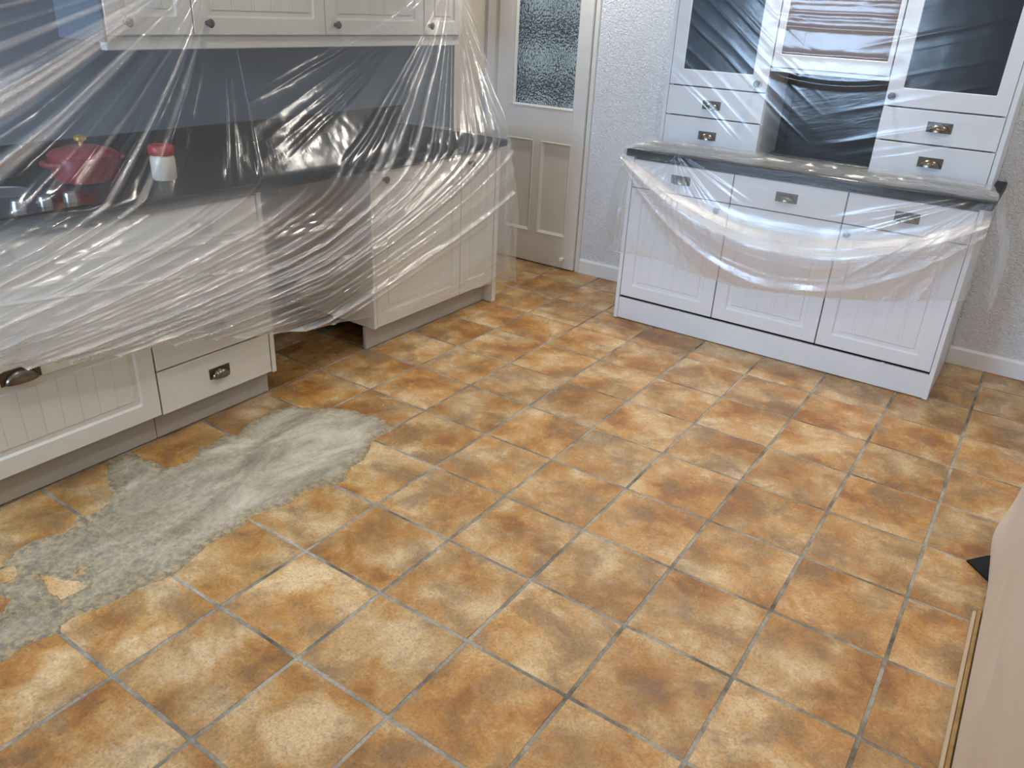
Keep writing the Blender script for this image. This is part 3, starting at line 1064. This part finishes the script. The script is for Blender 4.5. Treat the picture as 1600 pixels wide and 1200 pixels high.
# ------------------------------------------------------------------ grey cement skim over the tiles
# outlines in metres on the floor
outline = [(-0.704, -2.054), (-0.668, -1.961), (-0.71, -1.883), (-0.722, -1.833), (-0.711, -1.782), (-0.679, -1.757), (-0.69, -1.703), (-0.742,
           -1.67), (-0.709, -1.644), (-0.732, -1.594), (-0.77, -1.533), (-0.919, -1.468), (-0.991, -1.41), (-0.988, -1.36), (-0.96, -1.324), (-0.888,
           -1.327), (-0.882, -1.299), (-0.799, -1.327), (-0.773, -1.318), (-0.754, -1.22), (-0.805, -1.149), (-0.793, -1.075), (-0.821, -1.004),
           (-0.781, -0.985), (-0.826, -0.91), (-0.821, -0.848), (-0.834, -0.769), (-0.808, -0.677), (-0.743, -0.647), (-0.658, -0.577), (-0.572,
           -0.537), (-0.471, -0.515), (-0.397, -0.515), (-0.346, -0.546), (-0.337, -0.61), (-0.333, -0.675), (-0.271, -0.756), (-0.246, -0.811),
           (-0.251, -0.875), (-0.195, -0.958), (-0.227, -1.006), (-0.26, -1.076), (-0.255, -1.177), (-0.267, -1.247), (-0.296, -1.318), (-0.278,
           -1.37), (-0.277, -1.443), (-0.266, -1.52), (-0.24, -1.615), (-0.228, -1.659), (-0.253, -1.747), (-0.265, -1.813), (-0.272, -1.881),
           (-0.282, -1.928), (-0.287, -1.981), (-0.264, -2.004), (-0.283, -2.05), (-0.284, -2.107), (-0.276, -2.147), (-0.263, -2.246)]
islands = [[(-0.539, -1.904), (-0.491, -1.878), (-0.447, -1.859), (-0.428, -1.84), (-0.378, -1.843), (-0.378, -1.89), (-0.386, -1.927), (-0.445,
           -1.93)], [(-0.71, -1.979), (-0.665, -1.928), (-0.613, -1.939), (-0.572, -1.97), (-0.601, -2.029)], [(-0.584, -2.037), (-0.546, -2.008),
           (-0.498, -2.013), (-0.461, -2.042), (-0.468, -2.09)], [(-0.481, -1.825), (-0.468, -1.807), (-0.44, -1.82), (-0.452, -1.837)]]


def sdist(poly, X, Y):
    P = np.array(poly)
    Q = np.roll(P, -1, 0)
    best = np.full(X.shape, 9.0)
    ins = np.zeros(X.shape, bool)
    for (ax, ay), (bx, by) in zip(P, Q):
        ex, ey = bx - ax, by - ay
        t = np.clip(((X - ax) * ex + (Y - ay) * ey) / (ex * ex + ey * ey + 1e-12), 0, 1)
        best = np.minimum(best, np.hypot(X - ax - t * ex, Y - ay - t * ey))
        c = (ay > Y) != (by > Y)
        ins ^= c & (X < (bx - ax) * (Y - ay) / (by - ay + 1e-12) + ax)
    return np.where(ins, best, -best)


PP = np.array(outline)
gx = np.arange(PP[:, 0].min() - 0.03, PP[:, 0].max() + 0.03, 0.004)
gy = np.arange(PP[:, 1].min() - 0.03, PP[:, 1].max() + 0.03, 0.004)
X, Y = np.meshgrid(gx, gy, indexing='ij')
sd = sdist(outline, X, Y)
for isl in islands:
    sd = np.minimum(sd, -sdist(isl, X, Y))
sd = sd + 0.028 * fbm(X * 22, Y * 16, 4) + 0.010 * fbm(X * 90, Y * 60, 3) + 0.002
gl = np.minimum(np.abs((X / S) - np.round(X / S)), np.abs((Y / S) - np.round(Y / S))) * S
thick = np.clip(sd / 0.075 + 0.5 * fbm(X * 9, Y * 5, 3), 0, 1) * sstep(0, 0.02, sd)
thick = thick * (0.35 + 0.65 * sstep(-1.75, -1.05, Y + 0.25 * fbm(X * 4, Y * 4, 3)))
Z = -0.0016 + 0.0048 * sstep(-0.004, 0.004, sd) + 0.0012 * thick + 0.0010 * fbm(X * 40, Y * 18, 4) * sstep(0, 0.02, sd)
Z -= 0.0027 * np.exp(-(gl / 0.0055) ** 2) * sstep(0.0, 0.02, sd) * (1 - 0.5 * thick)
keep = (np.maximum(np.maximum(sd[:-1, :-1], sd[1:, :-1]), np.maximum(sd[:-1, 1:], sd[1:, 1:])) > -0.003)
patch = grid_mesh('cement_patch', np.stack([X, Y, Z], -1), M['cement'], None, (PP[:, 0].mean(), PP[:, 1].mean(), 0), attr={'thick': thick}, keep=keep)
tag(patch, 'rough grey cement skim smeared over the tiles along the left cabinets', 'cement patch')


# ------------------------------------------------------------------ plastic film
def ridges(phi, n, lo, hi, w0, w1, a0, a1, seed):
    r = np.random.default_rng(seed)
    out = np.zeros_like(phi)
    for k in range(n):
        c = r.uniform(lo, hi)
        w = r.uniform(w0, w1)
        out += r.uniform(a0, a1) * np.exp(-np.abs((phi - c) / w) ** 1.4)
    return out


def normals(P):
    du = np.gradient(P, axis=0); dv = np.gradient(P, axis=1)
    n = np.cross(du, dv)
    return n / (np.linalg.norm(n, axis=-1, keepdims=True) + 1e-12)


sheet = thing('plastic_sheet', (-0.88, -0.6, 0.2), 'large clear plastic dust sheet hanging in folds over the left cabinets and worktop', 'plastic sheet')
ny, nr1, nr2 = 940, 260, 230
yy = np.linspace(-2.5, 1.062, ny)
zh = np.interp(yy, [-2.6, -1.75, -1.49, -1.2, -0.7, -0.43, -0.19, 0, 0.5, 0.92, 1.07], [0.60, 0.572, 0.522, 0.468, 0.345, 0.295, 0.255, 0.24, 0.19, 0.160, 0.13])
t1 = np.linspace(0, 1, nr1)
t2 = np.linspace(0, 1, nr2 + 1)[1:]
Yg = np.repeat(yy[:, None], nr1 + nr2, 1)
Xg = np.zeros_like(Yg); Zg = np.zeros_like(Yg); Sg = np.zeros_like(Yg)
top = np.array([-1.372, 2.135]); edge = np.array([-0.886, 0.974])
L1 = np.linalg.norm(edge - top)
xb = top[0] + (edge[0] - top[0]) * t1
zb_ = top[1] + (edge[1] - top[1]) * t1
sag = 0.03 * np.sin(np.pi * t1)
Xg[:, :nr1] = xb - sag * 0.9
Zg[:, :nr1] = zb_ - sag * 0.4
Sg[:, :nr1] = L1 * t1
left = sstep(-0.5, -1.6, yy) if False else np.clip((-0.4 - yy) / 1.3, 0, 1)
for i in range(ny):
    h = edge[1] - zh[i]
    bul = 0.012 + 0.12 * left[i]
    Xg[i, nr1:] = edge[0] + 0.012 * np.clip(t2 * 12, 0, 1) + bul * np.sin(np.pi * t2 * 0.8)
    Zg[i, nr1:] = edge[1] - h * t2
    Sg[i, nr1:] = L1 + h * t2
# round the film over the worktop edge
k = 3
for _ in range(1):
    A = np.pad(Xg, ((0, 0), (k, k)), 'edge'); B = np.pad(Zg, ((0, 0), (k, k)), 'edge')
    Xg2 = sum(A[:, j:j + Xg.shape[1]] for j in range(2 * k + 1)) / (2 * k + 1)
    Zg2 = sum(B[:, j:j + Xg.shape[1]] for j in range(2 * k + 1)) / (2 * k + 1)
    band = np.zeros(Xg.shape[1]); band[nr1 - 14:nr1 + 14] = 1
    Xg = np.where(band > 0, Xg2, Xg); Zg = np.where(band > 0, Zg2, Zg)
P = np.stack([Xg, Yg, Zg], -1)
s0 = 0.36                                  # tape line, just above the frame
Dn = Sg - s0
# below the worktop edge every fold trails away to the left
ds_low = np.maximum(Sg - L1, 0)
Ye = Yg + (1.0 + 2.4 * left[:, None]) * ds_low + 3.2 * ds_low ** 2
Du = np.maximum(np.minimum(Dn, L1 - s0), 0.0)
# fan 1: from the tape point near the doorway end
dy1 = 0.95 - Ye
phi1 = np.arctan2(Du, np.sign(dy1) * np.abs(dy1) ** 0.85 * 0.9 + 0.02)
# fan 2: from the tape point half way along
dy2 = -0.50 - Ye
phi2 = np.arctan2(Du, np.sign(dy2) * np.abs(dy2) ** 0.85 * 0.9 + 0.02)
m1 = sstep(-0.75 - 1.0 * sstep(0.0, 0.15, ds_low), 0.05 - 0.8 * sstep(0.0, 0.15, ds_low), Ye)
m2 = sstep(0.35, -0.40, Ye)
# crinkly amplitude grows with distance from the tape points
g1 = sstep(0.0, 0.55, np.hypot(Dn, dy1)); g2 = sstep(0.0, 0.6, np.hypot(Dn, dy2))
n_ = 0.02 * fbm(Yg * 3, Sg * 3, 2)
d1 = ridges(phi1 + n_, 32, 0.62, 1.60, 0.005, 0.015, 0.004, 0.012, 3) + ridges(phi1 + n_, 26, 1.60, 2.8, 0.006, 0.020, 0.002, 0.008, 4)
d1 += ridges(phi1 + n_, 8, 0.40, 0.62, 0.006, 0.012, 0.001, 0.004, 6) + ridges(phi1 + n_, 13, 0.30, 1.2, 0.006, 0.012, 0.006, 0.013, 16) * sstep(0.02, 0.14, ds_low)
d1b = ridges(phi1 + n_, 9, 0.64, 2.6, 0.03, 0.05, 0.008, 0.018, 5)
d2 = ridges(phi2 + n_, 34, 0.16, 0.95, 0.005, 0.013, 0.004, 0.012, 8) + ridges(phi2 + n_, 6, 0.95, 1.35, 0.006, 0.012, 0.001, 0.003, 10)
d2b = ridges(phi2 + n_, 6, 0.25, 0.9, 0.03, 0.05, 0.010, 0.022, 9)
# lower swags that run along the hem
hemd = (Zg - zh[:, None])
phi3 = hemd / (0.35 + 0.5 * np.clip((Yg + 2.2) / 3.2, 0, 1)) + 0.02 * fbm(Yg * 2.5, Zg * 3, 2)
m3 = sstep(1.34, 1.5, Sg) * sstep(0.9, -0.6, Yg)
d3 = ridges(phi3, 22, -0.02, 1.2, 0.008, 0.030, 0.002, 0.010, 21)
soft = 1 - 0.15 * sstep(0.0, 0.12, ds_low) * sstep(-1.0, -0.2, Yg)
narrow = (d1 * m1 * g1 + d2 * m2 * g2) * 1.2 * soft + d3 * m3 * 0.7
disp = narrow + (d1b * m1 * g1 + d2b * m2 * g2) * 1.1
disp += 0.006 * fbm(Yg * 9, Sg * 7, 3)
calm = 1 - 0.75 * np.exp(-((Sg - L1) / 0.035) ** 2)
N = normals(P)
if N[ny // 2, 20, 0] < 0:
    N = -N
P = P + N * (disp * calm)[..., None]
# keep the film in front of the worktop edge and the fronts
P[..., 0] = np.where(Zg < 0.965, np.maximum(P[..., 0], -0.8925 + 0.003 * np.clip((0.965 - Zg) * 10, 0, 1)), P[..., 0])
# wavy hem
wav = sstep(0.80, 1.0, np.concatenate([np.zeros(nr1), t2]))[None, :]
P[..., 2] += wav * (0.02 * fbm(Yg * 2.2, Yg * 0 + 3.3, 3) + 0.006 * fbm(Yg * 14, Yg * 0 + 1.3, 2))
wmix = (m1 * g1)
uvk = np.stack([np.where(m1 > m2, phi1, phi2 + 3.0), Sg], -1)
crm = np.clip((narrow - 0.004) / 0.014, 0.03, 1)
hzk = (0.86 * sstep(-0.35, -1.05, Yg) + 0.10) * sstep(0.0, 0.10, ds_low) * (0.75 + 0.9 * fbm(Yg * 4 + Sg * 6, Sg * 9, 3))
grid_mesh('main_drape', P, M['film_k'], sheet, uv=uvk, attr={'crumple': crm, 'haze': np.clip(hzk, 0, 0.80) + 0.30 * np.exp(-((1 - np.concatenate([np.zeros(nr1), t2])) / 0.010) ** 2)[None, :]})

# end flap hanging beside the end panel
na, nb = 120, 140
aa = np.linspace(0, 1, na)[:, None] * np.ones((1, nb)); bb = np.ones((na, 1)) * np.linspace(0, 1, nb)[None, :]
xf = -0.888 - 0.62 * aa
yf = 1.066 + 0.055 * sstep(0, 0.5, bb) + 0.03 * bb * (1 - aa)
zf = 0.974 - (0.974 - 0.10 - 0.05 * aa) * bb
fold = ridges(aa + 0.12 * bb + 0.02 * fbm(bb * 3, aa * 3, 2), 14, 0, 1.2, 0.01, 0.05, 0.006, 0.022, 31)
yf = yf + fold * sstep(0.02, 0.4, bb)
xf = xf + 0.02 * sstep(0.3, 1, bb) * (1 - aa)
grid_mesh('end_flap', np.stack([xf, yf, zf + 0.012 * fbm(aa * 6, bb * 0 + 2, 2) * bb], -1), M['film_k'], sheet, uv=np.stack([aa, bb], -1), attr={'crumple': 0.3, 'haze': 0.16})

# film over the dresser
sheet2 = thing('plastic_sheet', (0.6, 1.24, 0.4), 'clear plastic film taped over the dresser, hanging in swags below its worktop', 'plastic sheet')
nx = 460
xx = np.linspace(-0.268, 1.508, nx)
r1, r2, r3 = 220, 60, 150
ta = np.linspace(0, 1, r1); tb = np.linspace(0, 1, r2 + 1)[1:]; tc_ = np.linspace(0, 1, r3 + 1)[1:]
zhd = np.interp(xx, [-0.3, 0.016, 0.135, 0.463, 0.914, 1.228, 1.53], [0.405, 0.412, 0.387, 0.371, 0.418, 0.468, 0.545])
nr = r1 + r2 + r3
Xd = np.repeat(xx[:, None], nr, 1); Yd = np.zeros_like(Xd); Zd = np.zeros_like(Xd)
# the part on the tall units is a little narrower than the worktop
shr = np.concatenate([np.ones(r1), 1 - sstep(0, 1, tb) if False else np.clip(1 - tb * 1.3, 0, 1), np.zeros(r3)])[None, :]
Xd = Xd * (1 - shr) + np.clip(0.62 + (Xd - 0.62) * 0.952, -0.225, 1.467) * shr
Yd[:, :r1] = 1.512 - 0.004 * ta
Zd[:, :r1] = 2.10 - (2.10 - 1.005) * ta
Yd[:, r1:r1 + r2] = 1.508 - (1.508 - 1.254) * tb
Zd[:, r1:r1 + r2] = 0.979 + 0.026 * (1 - tb) ** 2
for i in range(nx):
    Yd[i, r1 + r2:] = 1.254 - 0.006 - 0.016 * np.sin(np.pi * tc_ * 0.75)
    Zd[i, r1 + r2:] = 0.979 - (0.979 - zhd[i]) * tc_
P = np.stack([Xd, Yd, Zd], -1)
N = normals(P)
if N[nx // 2, 20, 1] > 0:
    N = -N
env = 0.12 + 0.88 * np.clip(1 - ((Xd - 0.66) / 0.92) ** 2, 0, 1)
drop = np.clip(0.975 - Zd, 0, 1)
phs = drop / env + 0.012 * fbm(Xd * 5, Zd * 5, 2)
low = np.zeros(nr); low[r1 + r2:] = sstep(0, 0.12, tc_)
low = low[None, :]
xs_ = (phs - 0.385)
xt_ = (phs - 0.56)
sw = 0.062 * np.exp(-np.abs(xs_ / np.where(xs_ < 0, 0.075, 0.16)) ** 1.8) + 0.030 * np.exp(-np.abs(xt_ / np.where(xt_ < 0, 0.040, 0.10)) ** 1.6)
sw += ridges(phs, 16, 0.10, 0.75, 0.006, 0.016, 0.001, 0.005, 41)
# straight pulls from the two front corners of the tall units
p4 = np.arctan2(np.maximum(1.0 - Zd, 0.0), np.abs(Xd - 0.03) + 0.02)
p5 = np.arctan2(np.maximum(1.02 - Zd, 0.0), np.abs(1.50 - Xd) + 0.02)
pull = ridges(p4, 16, 0.4, 1.5, 0.010, 0.03, 0.002, 0.009, 43) * sstep(0.55, -0.05, Xd) + ridges(p5, 18, 0.3, 1.3, 0.010, 0.03, 0.002, 0.009, 47) * sstep(0.75, 1.35, Xd)
onw = np.zeros(nr); onw[r1:r1 + r2] = np.sin(np.pi * np.clip(tb, 0, 1)) ** 0.5; onw = onw[None, :]
crump = 0.050 * np.abs(fbm(Xd * 9, Yd * 22, 4)) + 0.004
upm = np.zeros(nr); upm[:r1] = sstep(1, 0.9, ta); upm = upm[None, :]
zu = Zd
swag_u = 1.415 - 0.055 * np.clip(1 - ((Xd - 0.66) / 0.38) ** 2, 0, 1)
up = 0.014 * np.exp(-((zu - swag_u) / 0.012) ** 2) * sstep(0.36, 0.22, np.abs(Xd - 0.66))
dg = (zu - 1.0) * 0.75 + (Xd + 0.25) * 0.55
up += ridges(dg + 0.03 * fbm(Xd * 3, zu * 3, 2), 26, 0.2, 1.3, 0.004, 0.014, 0.0008, 0.004, 51) * sstep(0.75, 0.2, Xd)
dg2 = (zu - 1.0) * 0.9 - (Xd - 1.5) * 0.25
up += ridges(dg2 + 0.03 * fbm(Xd * 3, zu * 3, 2), 26, 0.1, 1.2, 0.004, 0.014, 0.0008, 0.004, 53) * sstep(0.6, 1.0, Xd)
hz = zu + 0.02 * fbm(Xd * 4, zu * 9, 2)
up += ridges(hz, 14, 1.46, 1.9, 0.006, 0.016, 0.002, 0.007, 57) * sstep(0.34, 0.22, np.abs(Xd - 0.64))
up += 0.004 * fbm(Xd * 6, zu * 6, 3)
disp = (sw + pull) * low + crump * onw + 0.55 * np.clip(up, -0.004, 0.05) * upm
P = P + N * disp[..., None]
P[..., 2] = np.where(onw + 0 * Xd > 0.01, np.maximum(P[..., 2], 0.9745), P[..., 2])
P[:, r1 + r2:, 2] += 0.016 * fbm(Xd * 4, Xd * 0 + 0.7, 3)[:, r1 + r2:] * sstep(0.8, 1, tc_)[None, :]
uvd = np.stack([np.where(low > 0.01, phs * 1.0, np.where(Xd < 0.5, dg, dg2)) + 0 * Xd, Xd * 0.6], -1)
crd = np.clip(disp / 0.02 * (1 - 0.82 * upm), 0.04, 1)
hzd = 0.17 * low + 0.36 * onw + 0.26 * low * np.exp(-((xs_ + 0.03) / 0.05) ** 2) + 0.10 * low * np.exp(-((xt_ + 0.02) / 0.03) ** 2)  # extra milkiness along the swags stands in for their bright highlights
grid_mesh('main_drape', P, M['film_d'], sheet2, uv=uvd, attr={'crumple': crd, 'haze': np.clip(hzd, 0, 0.5) + 0.30 * np.exp(-((1 - np.concatenate([np.zeros(r1 + r2), tc_])) / 0.010) ** 2)[None, :]})


def side_flap(sgn, x0, ytop0, ytop1, zbot, flare, seed, parent):
    na, nb = 90, 110
    aa = np.linspace(0, 1, na)[:, None] * np.ones((1, nb)); bb = np.ones((na, 1)) * np.linspace(0, 1, nb)[None, :]
    y = ytop0 + (ytop1 - ytop0) * aa
    x = x0 + sgn * (0.004 + flare * sstep(0, 0.55, bb) * (0.55 + 0.45 * np.cos(aa * 2.0)))
    z = 0.977 - (0.977 - zbot - 0.10 * aa) * bb
    f = ridges(aa + 0.25 * bb * (1 - aa) + 0.02 * fbm(aa * 4, bb * 4, 2), 9, 0, 1.2, 0.02, 0.07, 0.006, 0.022, seed)
    x = x + sgn * f * sstep(0.02, 0.35, bb)
    y = y - 0.012 * sstep(0.2, 1, bb) * (1 - aa)
    grid_mesh('end_flap', np.stack([x, y, z], -1), M['film_d'], parent, uv=np.stack([aa, bb], -1), attr={'crumple': 0.3, 'haze': 0.20})


side_flap(-1, -0.268, 1.250, 1.62, 0.40, 0.045, 61, sheet2)
side_flap(1, 1.508, 1.250, 1.60, 0.50, 0.070, 67, sheet2)

# ------------------------------------------------------------------ covered unit at the right
ds_ = thing('dust_sheet', (2.1, -1.2, 0), 'smooth beige dust sheet draped over a low unit at the right edge', 'dust sheet')
path = [(1.872, -3.3), (1.872, -0.01), (1.878, 0.045), (1.90, 0.072), (1.95, 0.080), (2.62, 0.080)]
seg = [np.hypot(b[0] - a[0], b[1] - a[1]) for a, b in zip(path[:-1], path[1:])]
cum = np.r_[0, np.cumsum(seg)]
npth, nh = 420, 90
tt = np.linspace(0, cum[-1], npth)
px = np.interp(tt, cum, [p[0] for p in path]); py = np.interp(tt, cum, [p[1] for p in path])
tx = np.gradient(px); ty = np.gradient(py); ln = np.hypot(tx, ty)
nxn, nyn = -ty / ln, tx / ln                      # outward is to the left of the travel direction
hh = np.linspace(0, 1, nh)
T_, H_ = np.meshgrid(tt, hh, indexing='ij')
wob = 0.028 * fbm(T_ * 2.2 + 0.6 * H_, H_ * 1.6, 3) + 0.010 * fbm(T_ * 8, H_ * 2, 2)
flr = 0.030 * np.exp(-((T_ - 3.30) / 0.10) ** 2) * np.exp(-((H_ - 0.14) / 0.12) ** 2)
wob = wob * sstep(0.0, 0.25, H_) + flr
dent = -0.018 * np.exp(-((T_ - 2.35) / 0.05) ** 2 - ((H_ - 0.36) / 0.07) ** 2)
wob = np.maximum(wob + dent, -0.02)
Ps = np.stack([px[:, None] + nxn[:, None] * wob, py[:, None] + nyn[:, None] * wob, 0.014 + 0.89 * H_], -1)
grid_mesh('hanging_side', Ps, M['beige'], ds_)
gx_, gy_ = np.meshgrid(np.linspace(1.868, 2.62, 50), np.linspace(-3.3, 0.078, 160), indexing='ij')
grid_mesh('top_cover', np.stack([gx_, gy_, 0.904 + 0.012 * fbm(gx_ * 4, gy_ * 4, 3) * sstep(1.868, 1.95, gx_) * sstep(0.078, -0.01, gy_)], -1), M['beige'], ds_)
cu = MB().box(1.905, 2.60, -3.28, 0.035, 0.10, 0.888, 0.003)
cu.box(1.94, 2.57, -3.25, 0.0, 0.0, 0.10)
cu.build('covered_unit', M['carcass'], ds_)
tag(MB().box(1.846, 1.857, -3.3, -0.285, 0.0, 0.010, 0.002).build('floor_edge_strip', M['pale_strip']), 'pale translucent edging strip on the tiles along the dust sheet', 'edging strip')
tag(MB().box(1.858, 1.869, -3.3, -0.265, 0.0, 0.013, 0.002).build('wood_strip', M['ochre_strip']), 'narrow ochre wooden strip at the foot of the dust sheet', 'wood strip')
s = MB()
tri = [(1.797, -0.008), (1.890, -0.105), (1.890, 0.098), (1.846, 0.050)]
for z0_, z1_ in ((0.001, 0.007),):
    n = len(s.v)
    s.v += [(p[0], p[1], z0_) for p in tri] + [(p[0], p[1], z1_ + (0.004 if p[0] > 1.84 else 0)) for p in tri]
    s.f += [(3, 2, 1, 0), (4, 5, 6, 7)] + [(i, (i + 1) % 4, 4 + (i + 1) % 4, 4 + i) for i in range(4)]
tag(s.build('mat_corner', M['black'], None, (1.85, 0, 0)), 'black pointed mat corner poking out from under the beige sheet', 'mat')
